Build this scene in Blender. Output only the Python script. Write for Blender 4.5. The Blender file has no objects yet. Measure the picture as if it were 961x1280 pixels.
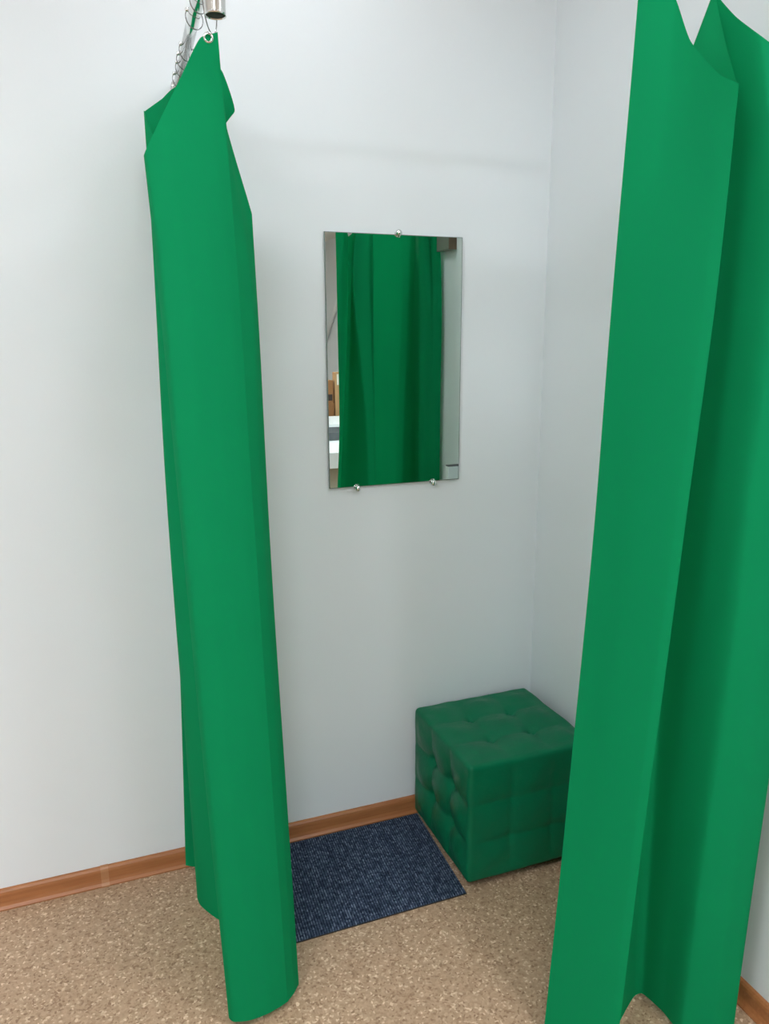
import bpy, bmesh, math, random
from mathutils import Vector, Matrix, noise
C = bpy.context.scene.collection
R = random.Random(7)
sc = bpy.context.scene

# ------------------------------------------------------------------ camera
YAW, PITCH, ROLL, FPX = .3629, .222, -.0052, 961.714
cam_pos = Vector((0, -2.1958, 1.6))
fw = Vector((math.sin(YAW)*math.cos(PITCH), math.cos(YAW)*math.cos(PITCH), -math.sin(PITCH)))
r0 = Vector((math.cos(YAW), -math.sin(YAW), 0)); u0 = r0.cross(fw)
rt = math.cos(ROLL)*r0 + math.sin(ROLL)*u0; up = -math.sin(ROLL)*r0 + math.cos(ROLL)*u0
cd = bpy.data.cameras.new('camera'); cam = bpy.data.objects.new('camera', cd); C.objects.link(cam)
M = Matrix.Identity(4)
for i in range(3):
    M[i][0], M[i][1], M[i][2], M[i][3] = rt[i], up[i], -fw[i], cam_pos[i]
cam.matrix_world = M
cd.sensor_fit = 'VERTICAL'; cd.sensor_height = 24; cd.lens = FPX/1280*24
cd.clip_start = .02
sc.camera = cam

# ------------------------------------------------------------------ light and exposure
w = bpy.data.worlds.new('world'); sc.world = w; w.use_nodes = True
w.node_tree.nodes['Background'].inputs[0].default_value = (.8, .9, 1, 1)
w.node_tree.nodes['Background'].inputs[1].default_value = .3
CEIL = 3.0
PANEL_POWER = 36.0
PANEL_COLOR = (.925, .985, 1.05)
# x, y, side length: unseen panels, places and sizes fitted to the brightness
PANELS = [(-1.5, -1.2, .34), (-.85, -2.15, .60), (1.25, -2.2, .46), (-.5, -3.4, .34), (2.4, -3.0, .44), (.5, -.5, .20), (-1.15, -5.5, .95), (1.4, -5.5, .72)]
vs = sc.view_settings
vs.view_transform = 'Standard'; vs.look = 'None'; vs.gamma = 1; vs.exposure = .04; vs.use_curve_mapping = False

# ------------------------------------------------------------------ helpers
def s2l(c):
    return tuple((x/255/12.92 if x/255 <= .04045 else ((x/255+.055)/1.055)**2.4) for x in c) + (1,)

def mat(name, col, rough=.5, metal=0, spec=.5, **kw):
    m = bpy.data.materials.new(name); m.use_nodes = True
    b = m.node_tree.nodes['Principled BSDF']
    b.inputs['Base Color'].default_value = col if len(col) == 4 else tuple(col)+(1,)
    b.inputs['Roughness'].default_value = rough; b.inputs['Metallic'].default_value = metal
    b.inputs['Specular IOR Level'].default_value = spec
    for k, v in kw.items(): b.inputs[k.replace('_', ' ')].default_value = v
    return m

def N(m, t, **kw):
    n = m.node_tree.nodes.new(t)
    for k, v in kw.items():
        if k in n.inputs: n.inputs[k].default_value = v
        else: setattr(n, k, v)
    return n
def L(m, a, ao, b, bi): m.node_tree.links.new(a.outputs[ao], b.inputs[bi])
def bsdf(m): return m.node_tree.nodes['Principled BSDF']
def ramp(m, stops, interp='LINEAR'):
    r = N(m, 'ShaderNodeValToRGB'); cr = r.color_ramp; cr.interpolation = interp
    while len(cr.elements) < len(stops): cr.elements.new(.5)
    for e, (p, c) in zip(cr.elements, stops): e.position = p; e.color = c
    return r
def bump(m, src, out, strength=.2, dist=.001):
    b = N(m, 'ShaderNodeBump'); b.inputs['Strength'].default_value = strength; b.inputs['Distance'].default_value = dist
    L(m, src, out, b, 'Height'); L(m, b, 'Normal', bsdf(m), 'Normal')
    return b
def coords(m, scale=(1, 1, 1), kind='Object'):
    t = N(m, 'ShaderNodeTexCoord'); mp = N(m, 'ShaderNodeMapping'); mp.inputs['Scale'].default_value = scale
    L(m, t, kind, mp, 'Vector'); return mp

def obj(name, bm, m, parent=None, smooth=False, kind=None):
    me = bpy.data.meshes.new(name)
    bm.normal_update(); bm.to_mesh(me); bm.free()
    if smooth:
        me.polygons.foreach_set('use_smooth', [True]*len(me.polygons))
    o = bpy.data.objects.new(name, me); C.objects.link(o)
    if m: me.materials.append(m)
    if parent: o.parent = parent
    if kind: o['kind'] = kind
    return o
def tag(o, label, cat, group=None):
    o['label'] = label; o['category'] = cat
    if group: o['group'] = group
    return o
def empty(name, loc, label, cat, group=None):
    o = bpy.data.objects.new(name, None); C.objects.link(o); o.location = loc; o.empty_display_size = .05
    return tag(o, label, cat, group)

def box(bm, a, b, bev=0, seg=2):
    v = [bm.verts.new((x, y, z)) for x in (a[0], b[0]) for y in (a[1], b[1]) for z in (a[2], b[2])]
    fs = [bm.faces.new([v[i] for i in q]) for q in ((0, 1, 3, 2), (4, 6, 7, 5), (0, 4, 5, 1), (2, 3, 7, 6), (0, 2, 6, 4), (1, 5, 7, 3))]
    if bev:
        es = list({e for f in fs for e in f.edges})
        bmesh.ops.bevel(bm, geom=es, offset=bev, segments=seg, affect='EDGES', profile=.5)
    return bm
def sbox(name, a, b, m, parent=None, bev=0, kind=None):
    return obj(name, box(bmesh.new(), a, b, bev), m, parent, kind=kind)
def frame_of(d):
    d = Vector(d).normalized(); a = Vector((0, 0, 1)) if abs(d.z) < .9 else Vector((1, 0, 0))
    x = d.cross(a).normalized(); return x, x.cross(d).normalized()
def sweep(bm, pts, rad, n=12, closed=False, caps=True):
    rings = []; k = len(pts); pts = [Vector(p) for p in pts]
    x = None
    for i, p in enumerate(pts):
        d = (pts[(i+1) % k] if (closed or i < k-1) else p) - (pts[i-1] if (closed or i > 0) else p)
        d.normalize()
        if x is None: x = frame_of(d)[0]
        x = (x - d*x.dot(d)).normalized(); y = d.cross(x)
        rr = rad(i/(k-1)) if callable(rad) else rad
        rings.append([bm.verts.new(p + rr*(math.cos(2*math.pi*j/n)*x + math.sin(2*math.pi*j/n)*y)) for j in range(n)])
    for i in range(k if closed else k-1):
        a, b = rings[i], rings[(i+1) % k]
        for j in range(n): bm.faces.new((a[j], a[(j+1) % n], b[(j+1) % n], b[j]))
    if caps and not closed:
        bm.faces.new(rings[0][::-1]); bm.faces.new(rings[-1])
    return bm
def lathe(bm, prof, base, axis, n=24):
    base = Vector(base); d = Vector(axis).normalized(); x, y = frame_of(d); rs = []
    for r, h in prof:
        rs.append([bm.verts.new(base + d*h + max(r, 1e-5)*(math.cos(2*math.pi*j/n)*x + math.sin(2*math.pi*j/n)*y)) for j in range(n)])
    for a, b in zip(rs, rs[1:]):
        for j in range(n): bm.faces.new((a[j], a[(j+1) % n], b[(j+1) % n], b[j]))
    bmesh.ops.remove_doubles(bm, verts=bm.verts, dist=1e-6)
    bmesh.ops.recalc_face_normals(bm, faces=bm.faces)
    return bm

# ------------------------------------------------------------------ materials
def wall_mat():
    m = mat('wall_paint', s2l((230, 234, 236)), .55, spec=.35)
    mp = coords(m, (55, 55, 55)); n = N(m, 'ShaderNodeTexNoise', Scale=3.0, Detail=5.0)
    L(m, mp, 'Vector', n, 'Vector'); bump(m, n, 'Fac', .06, .002)
    return m
def floor_mat():
    m = mat('cork_floor', s2l((180, 152, 120)), .5, spec=.4)
    mp = coords(m)
    v = N(m, 'ShaderNodeTexVoronoi', Scale=185.0, Randomness=1.0); v.feature = 'F1'
    nz = N(m, 'ShaderNodeTexNoise', Scale=60.0, Detail=3.0)
    add = N(m, 'ShaderNodeMixRGB', blend_type='ADD'); add.inputs[0].default_value = .012
    L(m, mp, 'Vector', nz, 'Vector'); L(m, mp, 'Vector', add, 1); L(m, nz, 'Color', add, 2); L(m, add, 'Color', v, 'Vector')
    sep = N(m, 'ShaderNodeSeparateColor'); L(m, v, 'Color', sep, 'Color')
    c = [s2l(x) for x in ((140, 109, 84), (167, 136, 108), (176, 146, 118), (185, 155, 127), (221, 195, 166))]
    r = ramp(m, [(0, c[0]), (.2, c[1]), (.5, c[2]), (.86, c[3]), (1, c[4])])
    L(m, sep, 'Red', r, 'Fac')
    # coarser drift
    n2 = N(m, 'ShaderNodeTexNoise', Scale=38.0, Detail=4.0, Roughness=.7); L(m, mp, 'Vector', n2, 'Vector')
    r2 = ramp(m, [(.3, (.88, .875, .865, 1)), (.7, (1.06, 1.06, 1.06, 1))]); L(m, n2, 'Fac', r2, 'Fac')
    mx = N(m, 'ShaderNodeMixRGB', blend_type='MULTIPLY'); mx.inputs[0].default_value = 1
    L(m, r, 'Color', mx, 1); L(m, r2, 'Color', mx, 2)
    L(m, mx, 'Color', bsdf(m), 'Base Color'); bump(m, v, 'Distance', .15, .0015)
    return m
def wood_mat(name, a, b, stretch=(3, 60, 60), rough=.4):
    m = mat(name, s2l(a), rough, spec=.4); mp = coords(m, stretch)
    n = N(m, 'ShaderNodeTexNoise', Scale=2.0, Detail=6.0, Roughness=.6); L(m, mp, 'Vector', n, 'Vector')
    r = ramp(m, [(.3, s2l(a)), (.7, s2l(b))]); L(m, n, 'Fac', r, 'Fac'); L(m, r, 'Color', bsdf(m), 'Base Color')
    return m
def cloth_mat():
    m = mat('green_curtain_cloth', (.004, .29, .105, 1), .8, spec=.08)
    out = m.node_tree.nodes['Material Output']; tr = N(m, 'ShaderNodeBsdfTranslucent'); tr.inputs[0].default_value = (.004, .33, .11, 1)
    mx = N(m, 'ShaderNodeMixShader'); mx.inputs[0].default_value = .28
    L(m, bsdf(m), 'BSDF', mx, 1); L(m, tr, 'BSDF', mx, 2); L(m, mx, 'Shader', out, 'Surface')
    mp = coords(m); n = N(m, 'ShaderNodeTexNoise', Scale=700.0, Detail=2.0); L(m, mp, 'Vector', n, 'Vector')
    n2 = N(m, 'ShaderNodeTexNoise', Scale=9.0, Detail=3.0); L(m, mp, 'Vector', n2, 'Vector')
    b1 = bump(m, n, 'Fac', .12, .0006)
    b2 = N(m, 'ShaderNodeBump'); b2.inputs['Strength'].default_value = .12; b2.inputs['Distance'].default_value = .01
    L(m, n2, 'Fac', b2, 'Height'); L(m, b2, 'Normal', b1, 'Normal')
    return m
def leather_mat():
    m = mat('green_leatherette', (.003, .145, .064, 1), .36, spec=.16)
    mp = coords(m); v = N(m, 'ShaderNodeTexVoronoi', Scale=420.0); L(m, mp, 'Vector', v, 'Vector')
    n = N(m, 'ShaderNodeTexNoise', Scale=22.0, Detail=4.0, Roughness=.6); L(m, mp, 'Vector', n, 'Vector')
    b1 = bump(m, v, 'Distance', .10, .0006)
    b2 = N(m, 'ShaderNodeBump'); b2.inputs['Strength'].default_value = .22; b2.inputs['Distance'].default_value = .012
    L(m, n, 'Fac', b2, 'Height'); L(m, b2, 'Normal', b1, 'Normal')
    r = ramp(m, [(.35, (.30,)*3+(1,)), (.7, (.46,)*3+(1,))]); L(m, n, 'Fac', r, 'Fac'); L(m, r, 'Color', bsdf(m), 'Roughness')
    return m
def mat_mat():
    m = mat('blue_ribbed_pile', s2l((42, 50, 70)), .9, spec=.1)
    uv = N(m, 'ShaderNodeUVMap'); sp = N(m, 'ShaderNodeSeparateXYZ'); L(m, uv, 'UV', sp, 'Vector')
    # u counts ribs, v runs along them: groove shade painted in as darker colour, loop tone varied at random
    pp = N(m, 'ShaderNodeMath', operation='PINGPONG'); pp.inputs[1].default_value = .5; L(m, sp, 'X', pp, 0)
    mp = N(m, 'ShaderNodeMapping'); mp.inputs['Scale'].default_value = (1, 62, 1); L(m, uv, 'UV', mp, 'Vector')
    v = N(m, 'ShaderNodeTexVoronoi', Scale=1.0); L(m, mp, 'Vector', v, 'Vector')
    sep = N(m, 'ShaderNodeSeparateColor'); L(m, v, 'Color', sep, 'Color')
    a = N(m, 'ShaderNodeMath', operation='MULTIPLY_ADD'); a.inputs[1].default_value = 1.15; L(m, pp, 'Value', a, 0)
    b = N(m, 'ShaderNodeMath', operation='MULTIPLY'); b.inputs[1].default_value = .55; L(m, sep, 'Green', b, 0); L(m, b, 'Value', a, 2)
    r = ramp(m, [(.12, s2l((22, 29, 44))), (.5, s2l((50, 60, 79))), (.85, s2l((74, 86, 106))), (1, s2l((122, 134, 152)))])
    L(m, a, 'Value', r, 'Fac'); L(m, r, 'Color', bsdf(m), 'Base Color')
    return m
def cardboard(name, a):
    m = mat(name, s2l(a), .8, spec=.2); mp = coords(m, (20, 20, 90)); n = N(m, 'ShaderNodeTexNoise', Scale=2.0, Detail=3.0)
    L(m, mp, 'Vector', n, 'Vector'); bump(m, n, 'Fac', .1, .002); return m

WALL = wall_mat(); FLOOR = floor_mat(); CLOTH = cloth_mat(); LEATHER = leather_mat(); PILE = mat_mat()
CEILM = mat('ceiling_paint', s2l((238, 238, 235)), .8)
PLINTH = wood_mat('brown_plinth', (156, 98, 58), (174, 114, 70))
PLINTH_CLIP = mat('plinth_clip', s2l((176, 124, 84)), .45)
CHROME = mat('chrome', (.78, .79, .78), .12, 1)
STEEL = mat('dark_steel', (.30, .30, .30), .25, 1)
DARK = mat('bore_shade', (.012, .013, .012), .6)
GLASSY = mat('mirror_silver', (.78, .86, .82), .0, 1)
EDGE = mat('mirror_edge_glass', (.16, .21, .19), .15, spec=.6)
BLACK = mat('black_plastic', (.012, .012, .012), .45)
WHITE = mat('white_laminate', s2l((236, 240, 240)), .4)
GREY = mat('grey_plastic', s2l((92, 96, 98)), .5)
BEIGE = mat('beige_panel', s2l((176, 168, 148)), .6)
KRAFT = cardboard('kraft_cardboard', (186, 146, 104)); KRAFT_D = cardboard('brown_cardboard', (150, 106, 68))
INK = mat('dark_print', s2l((52, 40, 34)), .7); PAPER = mat('paper_label', s2l((225, 220, 208)), .7)
TAUPE = mat('taupe_metal', s2l((128, 130, 120)), .5); TAUPE_B = wood_mat('brown_side', (120, 96, 76), (104, 84, 66), (60, 60, 3))
LED = bpy.data.materials.new('led_diffuser'); LED.use_nodes = True
_n = LED.node_tree.nodes; _n.remove(_n['Principled BSDF']); _e = _n.new('ShaderNodeEmission')
_e.inputs[0].default_value = PANEL_COLOR + (1,); _e.inputs[1].default_value = PANEL_POWER
LED.node_tree.links.new(_e.outputs[0], _n['Material Output'].inputs[0])

# ------------------------------------------------------------------ room shell
WX = 1.387                                   # face of the fitting room's right wall
X0, X1, Y0 = -3.6, 3.45, -9.9
def struct(name, a, b, m, bev=0): return sbox(name, a, b, m, None, bev, 'structure')
struct('floor', (X0-.1, Y0-.1, -.1), (X1+.1, .1, 0), FLOOR)
struct('ceiling', (X0-.1, Y0-.1, CEIL), (X1+.1, .1, CEIL+.1), CEILM)
struct('wall_back', (X0-.1, 0, 0), (X1+.1, .1, CEIL), WALL)
struct('wall_right', (WX, -1.62, 0), (WX+.1, 0, CEIL), WALL)
struct('wall_left', (X0-.1, Y0, 0), (X0, 0, CEIL), WALL)
struct('wall_side', (X1, Y0, 0), (X1+.1, 0, CEIL), WALL)
struct('wall_rear', (X0-.1, Y0-.1, 0), (X1+.1, Y0, CEIL), WALL)

# plastic skirting: a real profile swept along the wall
PROF = [(0, 0), (.024, 0), (.024, .004), (.0175, .010), (.0145, .020), (.0135, .036), (.0135, .044), (.012, .051), (.008, .056), (.003, .0575), (0, .0575)]
def skirting(name, p0, p1, inward, m=PLINTH, parent=None, grow=0.0):
    bm = bmesh.new(); iv = Vector(inward); rs = []
    for p in (p0, p1):
        rs.append([bm.verts.new(Vector(p) + iv*(d+(grow if d > 0 else 0)) + Vector((0, 0, z+(grow if z > .03 else 0)))) for d, z in PROF])
    n = len(PROF)
    for i in range(n): bm.faces.new((rs[0][i], rs[0][(i+1) % n], rs[1][(i+1) % n], rs[1][i]))
    bm.faces.new(rs[0]); bm.faces.new(rs[1][::-1]); bmesh.ops.recalc_face_normals(bm, faces=bm.faces)
    o = obj(name, bm, m, parent)
    if not parent: o['kind'] = 'structure'
    return o
bb = skirting('baseboard_back', (X0, 0, 0), (WX, 0, 0), (0, -1, 0))
skirting('joint_cover', (-.086, 0, 0), (-.064, 0, 0), (0, -1, 0), PLINTH_CLIP, bb, .0016)
skirting('baseboard_right', (WX, -.024, 0), (WX, -1.62, 0), (-1, 0, 0))

# ------------------------------------------------------------------ unseen ceiling lights, placed and sized for their light
for i, (px, py, sd) in enumerate(PANELS):
    where = ['on the left near the back wall', 'behind the camera on the left', 'behind the camera on the right', 'straight behind the camera',
             'far right over the counter side', 'small, added to lift the light over the mirror corner', 'largest, far behind on the left', 'far behind on the right'][i]
    t = empty('unseen_ceiling_light', (px, py, CEIL), 'unseen square white LED ceiling panel placed for its light, ' + where, 'ceiling light', 'unseen LED panels fitted for light')
    h = sd/2; bm = bmesh.new()
    for a, b in (((-h-.02, -h-.02), (h+.02, -h)), ((-h-.02, h), (h+.02, h+.02)), ((-h-.02, -h), (-h, h)), ((h, -h), (h+.02, h))):
        box(bm, (a[0], a[1], -.022), (b[0], b[1], 0))
    obj('frame', bm, WHITE, t)
    obj('diffuser', box(bmesh.new(), (-h, -h, -.018), (h, h, -.004)), LED, t)

# ------------------------------------------------------------------ curtains
def catmull(ps, ts, t, tension=1.0):
    # C1 Hermite spline through ps at parameters ts (finite-difference tangents)
    k = 0
    while k < len(ts)-2 and t > ts[k+1]: k += 1
    def tang(i):
        if i == 0: return (ps[1]-ps[0])/(ts[1]-ts[0])
        if i == len(ps)-1: return (ps[-1]-ps[-2])/(ts[-1]-ts[-2])
        a, b = ts[i]-ts[i-1], ts[i+1]-ts[i]
        return ((ps[i]-ps[i-1])/a*b + (ps[i+1]-ps[i])/b*a)/(a+b)
    h = ts[k+1]-ts[k]; s = (t-ts[k])/h
    a, b = tang(k)*h*tension, tang(k+1)*h*tension
    return (2*s**3-3*s*s+1)*ps[k] + (s**3-2*s*s+s)*a + (-2*s**3+3*s*s)*ps[k+1] + (s**3-s*s)*b

def sharpen(knots, idx, k=.12):
    # tighten the bend at some knots: extra knots close by on the straight runs either side
    out = []
    for i, kn in enumerate(knots):
        if i in idx and i > 0: out.append([tuple(Vector(a).lerp(Vector(b), k)) for a, b in zip(kn, knots[i-1])])
        out.append(kn)
        if i in idx and i < len(knots)-1: out.append([tuple(Vector(a).lerp(Vector(b), k)) for a, b in zip(kn, knots[i+1])])
    return out

def curtain(name, knots, parent, nu=170, nv=96, amp=.003, seed=0):
    rows = [[Vector(k[r]) for k in knots] for r in range(4)]
    # width parameter: mean centripetal chord length over shoulder, middle and hem
    ts = [0]
    for i in range(1, len(knots)):
        d = sum(math.sqrt((rows[r][i]-rows[r][i-1]).length) for r in (1, 2, 3))/3
        ts.append(ts[-1]+d)
    bm = bmesh.new(); g = []
    for iu in range(nu+1):
        t = ts[-1]*iu/nu
        col = [catmull(rows[r], ts, t, .62) for r in range(4)]
        # height parameter follows the drop from the heading
        hs = [0]
        for r in range(1, 4): hs.append(hs[-1]+max(.02, (col[r]-col[r-1]).length))
        line = []
        for iv in range(nv+1):
            f = iv/nv; f = f*.45 + .55*f*f          # denser near the heading
            p = catmull(col, hs, hs[-1]*f)
            q = noise.noise_vector(Vector((p.x*5+seed, p.y*5, p.z*1.3)))
            k = amp*min(1, f*6)
            line.append(bm.verts.new(p + Vector((q.x, q.y, 0))*k))
        g.append(line)
    for i in range(nu):
        for j in range(nv): bm.faces.new((g[i][j], g[i+1][j], g[i+1][j+1], g[i][j+1]))
    o = obj(name, bm, CLOTH, parent, smooth=True)
    return o

Z0 = .018
left_knots = [
 [(.285,-.500,1.87), (.29,-.500,1.74), (.290,-.500,1.3), (.305,-.505,Z0)],       # hidden free edge
 [(.322,-.545,1.845),(.325,-.545,1.76),(.330,-.545,1.3), (.355,-.560,Z0)],
 [(.334,-.580,1.843),(.3355,-.580,1.76),(.342,-.580,1.3), (.369,-.597,Z0)],      # right fold
 [(.280,-.615,2.015),(.311,-.616,1.80),(.321,-.616,1.3), (.351,-.620,Z0)],
 [(.274,-.630,2.146),(.2865,-.642,1.81),(.2975,-.642,1.3), (.330,-.639,Z0)],      # sewn side seam, top corner on the ring
 [(.242,-.634,2.132),(.266,-.650,1.81),(.277,-.650,1.3), (.311,-.646,Z0)],
 [(.203,-.640,2.063),(.230,-.658,1.79),(.240,-.658,1.3), (.278,-.655,Z0)],
 [(.161,-.643,1.987),(.182,-.660,1.78),(.192,-.661,1.3), (.233,-.658,Z0)],
 [(.133,-.632,1.935),(.142,-.644,1.79),(.155,-.648,1.34),(.197,-.648,Z0)],
 [(.131,-.612,1.930),(.136,-.618,1.80),(.148,-.625,1.34),(.189,-.632,Z0)],       # left front fold
 [(.150,-.575,1.960),(.152,-.575,1.80),(.163,-.580,1.3), (.207,-.580,Z0)],
 [(.240,-.470,2.100),(.230,-.480,1.85),(.235,-.490,1.3), (.262,-.490,Z0)],
 [(.318,-.410,2.150),(.302,-.410,2.03),(.312,-.420,1.3), (.322,-.430,Z0)],
 [(.347,-.380,2.084),(.317,-.380,2.052),(.324,-.395,1.3), (.332,-.405,Z0)],       # corner that pokes out on the right
 [(.285,-.345,2.060),(.285,-.345,1.95),(.290,-.350,1.3), (.298,-.365,Z0)],
 [(.192,-.300,2.015),(.205,-.300,1.90),(.205,-.300,1.3), (.215,-.300,Z0)],
 [(.168,-.262,2.096),(.1685,-.262,1.93),(.163,-.258,1.3), (.177,-.225,Z0)],
 [(.169,-.243,2.100),(.1685,-.243,1.93),(.160,-.243,1.3), (.174,-.188,Z0)],      # left second fold
 [(.212,-.200,2.140),(.195,-.200,1.93),(.190,-.200,1.3), (.205,-.150,Z0)],
 [(.262,-.135,2.188),(.265,-.150,1.95),(.265,-.150,1.3), (.285,-.130,Z0)],
 [(.330,-.112,2.130),(.330,-.112,1.93),(.330,-.112,1.3), (.322,-.105,Z0)],
 [(.255,-.080,2.172),(.255,-.080,1.93),(.250,-.080,1.3), (.235,-.078,Z0)],
 [(.198,-.058,2.130),(.198,-.058,1.93),(.192,-.058,1.3), (.158,-.050,Z0+.012)],  # left third fold
 [(.225,-.040,2.135),(.225,-.040,1.93),(.220,-.040,1.3), (.195,-.036,Z0+.012)],
 [(.300,-.036,2.140),(.300,-.036,1.93),(.300,-.036,1.3), (.290,-.034,Z0)],
]
right_knots = [
 [(.972,-.922,2.222),(.968,-.902,1.634),(.9645,-.892,1.24),(.876,-.926,.012)],     # left free edge
 [(.998,-.938,2.222),(.985,-.938,1.65),(.980,-.935,1.25),(.892,-.955,.012)],
 [(1.026,-.955,2.182),(1.003,-.975,1.67),(.992,-.975,1.25),(.910,-.988,.012)],
 [(1.041,-.985,2.106),(1.028,-1.018,1.70),(1.010,-1.020,1.26),(.933,-1.028,.014)],
 [(1.060,-1.040,2.040),(1.053,-1.056,1.70),(1.027,-1.056,1.26),(.953,-1.058,Z0)],
 [(1.075,-1.070,2.019),(1.0675,-1.070,1.70),(1.040,-1.070,1.27),(.9645,-1.070,Z0)],  # front fold
 [(1.086,-1.052,2.030),(1.079,-1.052,1.75),(1.055,-1.052,1.28),(.980,-1.052,Z0)],
 [(1.097,-1.005,2.110),(1.070,-.985,1.95),(1.075,-.985,1.28),(1.040,-.985,Z0)],
 [(1.116,-.948,2.212),(1.068,-.930,2.05),(1.098,-.930,1.27),(1.128,-.932,Z0)],   # valley on its ring
 [(1.132,-.940,2.206),(1.120,-.935,2.00),(1.132,-.930,1.27),(1.152,-.932,Z0)],
 [(1.146,-.975,2.162),(1.152,-.985,1.90),(1.154,-.990,1.27),(1.164,-.990,Z0)],
 [(1.165,-1.020,2.118),(1.188,-1.070,1.85),(1.178,-1.082,1.26),(1.166,-1.055,Z0)],
 [(1.215,-1.040,2.085),(1.250,-1.085,1.85),(1.240,-1.098,1.26),(1.218,-1.090,Z0)],
 [(1.300,-1.045,2.075),(1.322,-1.078,1.85),(1.305,-1.094,1.26),(1.278,-1.098,Z0)],
 [(1.338,-1.020,2.110),(1.343,-1.045,1.88),(1.330,-1.072,1.26),(1.297,-1.080,Z0)],   # right silhouette
 [(1.340,-.970,2.100),(1.338,-.980,1.90),(1.330,-.990,1.26),(1.312,-1.000,Z0)],
 [(1.322,-.920,2.120),(1.312,-.900,1.92),(1.312,-.900,1.3),(1.300,-.900,Z0)],
 [(1.300,-.850,2.165),(1.290,-.815,1.95),(1.290,-.808,1.3),(1.290,-.808,Z0)],
 [(1.306,-.815,2.150),(1.303,-.790,1.95),(1.303,-.785,1.3),(1.303,-.785,Z0)],
 [(1.326,-.822,2.150),(1.324,-.788,1.93),(1.324,-.778,1.3),(1.324,-.778,Z0)],
 [(1.336,-.850,2.155),(1.337,-.800,1.93),(1.337,-.778,1.3),(1.337,-.778,Z0)],    # little pleat at the heading
 [(1.347,-.822,2.150),(1.350,-.788,1.93),(1.350,-.778,1.3),(1.350,-.778,Z0)],
 [(1.368,-.815,2.150),(1.371,-.785,1.93),(1.372,-.775,1.3),(1.372,-.775,.07)],
]
tl = empty('curtain', (.26, -.35, 0), 'narrow green fitting room curtain bunched on the left rail, beside the mirror', 'curtain')
tr = empty('curtain', (1.15, -.95, 0), 'wide green fitting room curtain on the right, hiding part of the pouf', 'curtain')
def local(o, t): o.location = -Vector(t.location); return o
local(curtain('cloth', sharpen(left_knots, (2, 4)), tl, 280, 100, .003, 3), tl)
local(curtain('cloth', sharpen(right_knots, (5,)), tr, 240, 100, .003, 11), tr)

def torus(c, nrm, rad, wire, n=28, m=8, sx=1.0):
    bm = bmesh.new(); x, y = frame_of(nrm)
    pts = [Vector(c) + rad*(math.cos(2*math.pi*i/n)*x*sx + math.sin(2*math.pi*i/n)*y) for i in range(n)]
    return sweep(bm, pts, wire, m, closed=True)
def grommet(c, nrm, parent):
    bm = bmesh.new(); lathe(bm, [(.0052, -.0022), (.0065, -.003), (.0095, -.0014), (.0095, .0014), (.0065, .003), (.0052, .0022), (.0052, -.0022)], c, nrm, 20)
    return local(obj('grommet', bm, CHROME, parent, True), parent)
gA = (.256, -.6335, 2.1335)
grommet(gA, (-.15, -1, -.15), tl)['label'] = 'silver metal eyelet in the top front corner of the cloth'
grommet((.985, -.932, 2.207), (-.5, -1, 0), tr)

# ------------------------------------------------------------------ rail, post, rings
RZ = 2.225; RZF = 2.258
def rail_pt(y): return Vector((.276 + .041*y, y, RZ))
rail = empty('curtain_rail', (.276, 0, RZ), 'chrome tube curtain rail running out from the white back wall above the narrow curtain', 'rail')
def lrail(o): return local(o, rail)
lrail(obj('side_tube', sweep(bmesh.new(), [rail_pt(-.006), rail_pt(-.93)], .0125, 24), CHROME, rail, True))
lrail(obj('front_tube', sweep(bmesh.new(), [(.2195, -.93, RZF), (WX-.006, -.93, RZF)], .0125, 24), CHROME, rail, True))
lrail(obj('wall_flange', lathe(bmesh.new(), [(0, 0), (.018, 0), (.018, .012), (.0126, .014)], (.276, 0, RZ), (0, -1, 0)), CHROME, rail, True))
lrail(obj('wall_flange', lathe(bmesh.new(), [(0, 0), (.028, 0), (.028, .004), (.018, .007), (.018, .02), (.013, .02)], (WX, -.93, RZF), (-1, 0, 0)), CHROME, rail, True))
PX, PY, PZ = .2195, -.93, 2.0625
post = empty('support_post', (PX, PY, CEIL), 'vertical chrome tube with dark open lower end, above the narrow left curtain', 'post')
bm = bmesh.new()
lathe(bm, [(.0146, .03), (.0146, 0), (.0155, 0), (.0155, .003), (.0155, CEIL-PZ-.004)], (PX, PY, PZ), (0, 0, 1), 28)
local(obj('tube', bm, CHROME, post, True), post)
local(obj('bore_shade_disc', lathe(bmesh.new(), [(0, 0), (.0145, 0), (.0145, .01), (0, .01)], (PX, PY, PZ+.0015), (0, 0, 1)), DARK, post, True), post)  # dark disc stands in for the shade inside the open tube
local(obj('clamp', lathe(bmesh.new(), [(.0157, 0), (.0215, 0), (.0215, .075), (.0157, .075)], (PX, PY, RZ-.02), (0, 0, 1)), CHROME, post, True), post)
local(obj('ceiling_flange', lathe(bmesh.new(), [(0, 0), (.035, 0), (.035, .005), (.02, .01), (.0157, .01)], (PX, PY, CEIL), (0, 0, -1)), CHROME, post, True), post)

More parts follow.
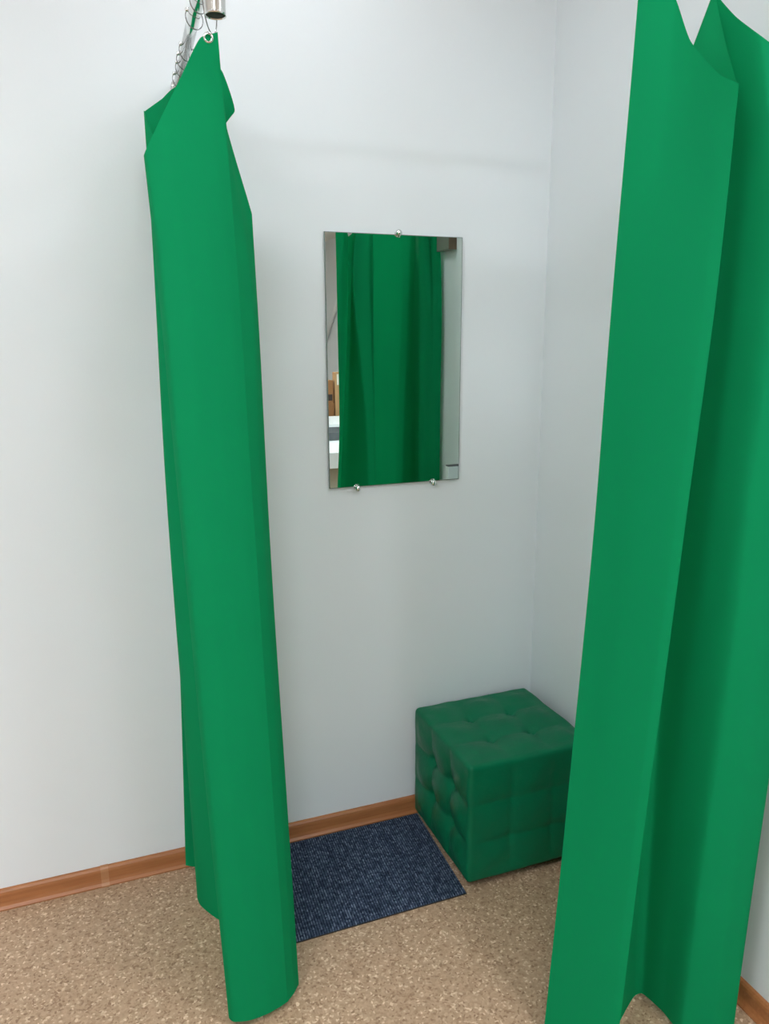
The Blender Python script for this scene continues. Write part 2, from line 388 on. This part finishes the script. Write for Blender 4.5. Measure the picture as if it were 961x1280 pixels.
def ring(pt, along, yaw, label, rad=.0195, group='curtain rings', tilt=0):
    a = Matrix.Rotation(yaw, 3, 'Z') @ Vector(along); a.z += tilt
    c = Vector(pt) + Vector((0, 0, .0125+.0011-rad))
    t = empty('curtain_ring', c, label, 'curtain ring', group)
    local(obj('wire', torus(c, a, rad, .0011), STEEL, t, True), t)
    side = Vector((0, 0, 1)).cross(a).normalized(); side *= -1 if side.x > 0 else 1
    b = c + side*rad*.8 + Vector((0, 0, rad*.6))
    bm = bmesh.new(); bmesh.ops.create_icosphere(bm, subdivisions=2, radius=.0042, matrix=Matrix.Translation(b))
    local(obj('ball', bm, CHROME, t, True), t)
    return t
for y, yw, k in ((-.555, .5, 'second from the front'), (-.475, .4, 'third from the front'), (-.285, .5, 'fourth from the front'), (-.225, .35, 'fifth from the front'), (-.165, .5, 'next to last'), (-.085, .3, 'the one nearest the wall')):
    ring(rail_pt(y), (0, 1, 0), yw, 'thin chrome ring with ball clip on the left rail, ' + k)
# the ring through the front eyelet hangs lower and swung to the right
ring(rail_pt(-.628) + Vector((.012, 0, 0)), (0, 1, 0), 1.15, 'thin chrome ring threaded through the front eyelet of the narrow curtain', rad=.0475)
for x, lab in ((.985, 'chrome ring at the left edge of the wide right curtain'), (1.123, 'chrome ring in the middle of the wide right curtain')):
    ring((x, -.93, RZF), (1, 0, 0), .3, lab)

# ------------------------------------------------------------------ wall mirror
mx0, mx1, mz0, mz1 = .6535, 1.0845, 1.1590, 1.8935
mir = empty('wall_mirror', (mx0/2+mx1/2, 0, mz0), 'frameless rectangular mirror clipped to the white wall, reflecting the green curtain', 'mirror')
local(obj('glass_edge', box(bmesh.new(), (mx0, -.0105, mz0), (mx1, -.0055, mz1)), EDGE, mir), mir)
local(obj('silvered_face', box(bmesh.new(), (mx0+.0018, -.0112, mz0+.0018), (mx1-.0018, -.0100, mz1-.0018), .0), GLASSY, mir), mir)
def clip(x, z, s):
    bm = bmesh.new()
    lathe(bm, [(0, 0), (.006, 0), (.006, .010), (.0072, .011), (.0092, .0135), (.0096, .019), (.0080, .0235), (.004, .0255), (0, .026)], (x, 0, z), (0, -1, 0), 20)
    box(bm, (x-.005, -.0145, min(z, z+s*.012)), (x+.005, -.0118, max(z, z+s*.012)), .0008)
    return local(obj('mirror_clip', bm, CHROME, mir, True), mir)
clip(.876, mz1+.004, -1); clip(.741, mz0-.004, 1); clip(.993, mz0-.005, 1)

# ------------------------------------------------------------------ pouf
def pouf():
    c = Vector((1.137, -.232, 0)); h = Vector((.2125, .2035, .191)); zc = .022+.191; r = .015; n = 60
    bm = bmesh.new()
    def face(ax, sg):
        a1, a2 = [(1, 2), (2, 0), (0, 1)][ax]
        grid = []
        for i in range(n+1):
            row = []
            for j in range(n+1):
                u, v = 2*i/n-1, 2*j/n-1
                u = math.copysign(1-(1-abs(u))**1.25, u); v = math.copysign(1-(1-abs(v))**1.25, v)
                p = [0, 0, 0]; p[ax] = sg*h[ax]; p[a1] = u*h[a1]; p[a2] = v*h[a2]
                p = Vector(p); q = Vector([max(-(h[k]-r), min(h[k]-r, p[k])) for k in range(3)])
                d = (p-q); nn = d.normalized(); p = q + nn*r
                # quilting: seams at thirds, buttons where they cross
                edge = max(0, min(1, (1-abs(u))*4))*max(0, min(1, (1-abs(v))*4))
                S, D, B = {(0, -1): (.0042, .021, .007), (2, 1): (.0022, .0135, .006), (1, -1): (.0026, .0035, .003)}.get((ax, sg), (.002, .006, .004))
                su = min(abs(u-1/3), abs(u+1/3))*h[a1]; sv = min(abs(v-1/3), abs(v+1/3))*h[a2]
                g = max(math.exp(-(su/.006)**2), math.exp(-(sv/.006)**2)) + .8*max(math.exp(-(su/.02)**2), math.exp(-(sv/.02)**2))*0.6
                dd = math.hypot(su, sv); dim = math.exp(-(dd/.016)**2) + .45*math.exp(-(dd/.035)**2)
                pil = math.cos(math.pi*1.5*u)**2*math.cos(math.pi*1.5*v)**2
                w = noise.noise(Vector((p.x*16+3, p.y*16, p.z*16)))*.0022
                off = -S*g*edge - D*dim + B*pil*edge + w
                row.append(bm.verts.new(c + Vector((0, 0, zc)) + p + nn*off))
            grid.append(row)
        for i in range(n):
            for j in range(n):
                f = (grid[i][j], grid[i+1][j], grid[i+1][j+1], grid[i][j+1])
                bm.faces.new(f if sg > 0 else f[::-1])
    for ax in range(3):
        for sg in (-1, 1): face(ax, sg)
    bmesh.ops.remove_doubles(bm, verts=bm.verts, dist=.0008)
    bmesh.ops.recalc_face_normals(bm, faces=bm.faces)
    t = empty('pouf', (c.x, c.y, 0), 'dark green leatherette cube pouf with button tufting in the corner by the wall', 'pouf')
    local(obj('upholstery', bm, LEATHER, t, True), t)
    # stitched seams: thin raised threads around the front and left faces
    btn = None
    for face_ax in (2, 0):
        for i in (-1/3, 1/3):
            for j in (-1/3, 1/3):
                if face_ax == 2: p, d = c + Vector((i*h.x, j*h.y, zc+h.z-.022)), (0, 0, 1)
                else: p, d = c + Vector((-h.x+.031, i*h.y, zc+j*h.z)), (-1, 0, 0)
                if btn is None or face_ax != last:
                    bm = bmesh.new(); lathe(bm, [(.0085, 0), (.0085, .001), (.006, .0035), (0, .0045)], (0, 0, 0), d, 14)
                    btn = obj('button', bm, LEATHER, t, True); last = face_ax
                    btn.location = p - t.location
                else:
                    b2 = btn.copy(); C.objects.link(b2); b2.parent = t; b2.location = p - t.location
    for i in (-1, 1):
        for j in (-1, 1):
            bm = bmesh.new(); lathe(bm, [(0, 0), (.018, 0), (.022, .026), (0, .026)], c + Vector((i*.16, j*.15, 0)), (0, 0, 1), 16)
            local(obj('foot', bm, BLACK, t, True), t)
    sbase = obj('base_board', box(bmesh.new(), (c.x-.195, c.y-.186, .019), (c.x+.195, c.y+.186, .03)), BLACK, t); local(sbase, t)
pouf()

# ------------------------------------------------------------------ ribbed floor mat
def floor_mat_obj():
    corners = [Vector((.335, -.447, 0)), Vector((.918, -.443, 0)), Vector((.937, -.030, 0)), Vector((.352, -.030, 0))]
    nx, ny = 474, 60; bm = bmesh.new(); g = []
    def P(u, v): return (corners[0]*(1-u)+corners[1]*u)*(1-v) + (corners[3]*(1-u)+corners[2]*u)*v
    for i in range(nx+1):
        row = []
        for j in range(ny+1):
            u, v = i/nx, j/ny; p = P(u, v)
            k = u*79 + .12*noise.noise(Vector((u*60, v*14, 0)))
            z = .0045 + .0036*abs(math.sin(math.pi*k))**.7*(.75+.5*noise.noise(Vector((u*140, v*45, 3))))
            if i in (0, nx) or j in (0, ny): z = .004
            row.append(bm.verts.new((p.x, p.y, z)))
        g.append(row)
    for i in range(nx):
        for j in range(ny): bm.faces.new((g[i][j], g[i+1][j], g[i+1][j+1], g[i][j+1]))
    uvl = bm.loops.layers.uv.new('ribs')
    pos = {vv: (i, j) for i, row in enumerate(g) for j, vv in enumerate(row)}
    for f in bm.faces:
        for lp in f.loops: i, j = pos[lp.vert]; lp[uvl].uv = (i/nx*79, j/ny)
    t = empty('floor_mat', (.635, -.24, 0), 'dark blue ribbed floor mat lying on the cork floor beside the pouf', 'mat')
    local(obj('pile', bm, PILE, t, True), t)
    bm = bmesh.new(); q = [P(0, 0), P(1, 0), P(1, 1), P(0, 1)]
    lo = [bm.verts.new((p.x, p.y, .0003)) for p in q]; hi = [bm.verts.new((p.x, p.y, .0042)) for p in q]
    bm.faces.new(lo[::-1]); bm.faces.new(hi)
    for i in range(4): bm.faces.new((lo[i], lo[(i+1) % 4], hi[(i+1) % 4], hi[i]))
    local(obj('rubber_backing', bm, BLACK, t), t)
floor_mat_obj()

# ------------------------------------------------------------------ things seen only in the mirror
pn = empty('pipe_casing', (WX, -.611, 0), 'narrow white boxed casing on the right wall, lower right of the mirror reflection', 'casing')
local(sbox('casing', (WX-.058, -.622, 0), (WX, -.60, 1.094), WHITE, pn, .002), pn)
local(sbox('lid', (WX-.059, -.623, 1.094), (WX, -.599, 1.099), GREY, pn), pn)  # grey strip put in for the shadow line along the casing top

jb = empty('wall_box', (WX, -.72, 1.94), 'small grey brown box on the right wall, top right of the mirror reflection', 'box')
local(sbox('cover', (WX-.032, -.79, 1.938), (WX, -.676, 2.07), TAUPE, jb, .002), jb)
local(sbox('end_panel', (WX-.033, -.676, 1.937), (WX, -.672, 2.071), TAUPE_B, jb), jb)

ct = empty('counter', (1.95, -3.7, 0), 'white topped shop counter in the mirror reflection, left of the curtain', 'counter')
local(sbox('top', (1.42, -4.35, .685), (2.50, -3.08, .80), WHITE, ct, .003), ct)
local(sbox('body', (1.46, -4.30, 0), (2.48, -3.12, .685), BEIGE, ct), ct)
pt_ = empty('label_printer', (1.80, -3.86, .80), 'grey printer with sloping white lid on the counter in the mirror', 'printer')
bm = bmesh.new()
prof = [(-3.99, .8), (-3.73, .8), (-3.73, .865), (-3.78, .90), (-3.99, .945)]
a = [bm.verts.new((1.66, y, z)) for y, z in prof]; b = [bm.verts.new((1.99, y, z)) for y, z in prof]
bm.faces.new(a); bm.faces.new(b[::-1])
for i in range(5): bm.faces.new((a[i], b[i], b[(i+1) % 5], a[(i+1) % 5]))
bmesh.ops.recalc_face_normals(bm, faces=bm.faces); local(obj('body', bm, GREY, pt_), pt_)
bm = bmesh.new(); lid = [(1.655, -3.775, .903), (1.995, -3.775, .903), (1.995, -3.995, .950), (1.655, -3.995, .950)]
a = [bm.verts.new(p) for p in lid]; b = [bm.verts.new((p[0], p[1], p[2]+.02)) for p in lid]
bm.faces.new(a[::-1]); bm.faces.new(b)
for i in range(4): bm.faces.new((a[i], a[(i+1) % 4], b[(i+1) % 4], b[i]))
local(obj('lid', bm, WHITE, pt_), pt_)
def carton(x0, x1, y0, y1, z0, z1, m, label, band):
    t = empty('cardboard_box', ((x0+x1)/2, (y0+y1)/2, z0), label, 'box', 'cardboard boxes on the counter')
    local(sbox('carton', (x0, y0, z0), (x1, y1, z1), m, t, .003), t)
    for (bx0, bz0, bx1, bz1, bm_) in band:
        local(sbox('print', (x0+bx0*(x1-x0), y1-.0005, z0+bz0*(z1-z0)), (x0+bx1*(x1-x0), y1+.001, z0+bz1*(z1-z0)), bm_, t), t)
carton(1.70, 1.925, -4.30, -4.08, .80, 1.075, KRAFT_D, 'brown cardboard box lowest of two stacked on the counter', [(.1, .06, .96, .34, INK)])
carton(1.70, 1.920, -4.29, -4.08, 1.077, 1.26, KRAFT_D, 'brown cardboard box topmost of two stacked on the counter', [(.1, .08, .96, .36, INK)])
carton(1.935, 2.16, -4.15, -4.08, .80, 1.325, KRAFT, 'tall tan cardboard box beside the stacked pair', [(.08, .80, .55, .97, PAPER), (.2, .83, .42, .94, INK), (.12, .03, .5, .24, INK)])
pipe = sweep(bmesh.new(), [(X1-.04, -9.45, 1.45), (X1-.04, -7.85, 2.75)], .026, 14)
tag(obj('wall_pipe', pipe, WHITE, None, True), 'white pipe slanting across the far side wall, seen left in the mirror', 'pipe')
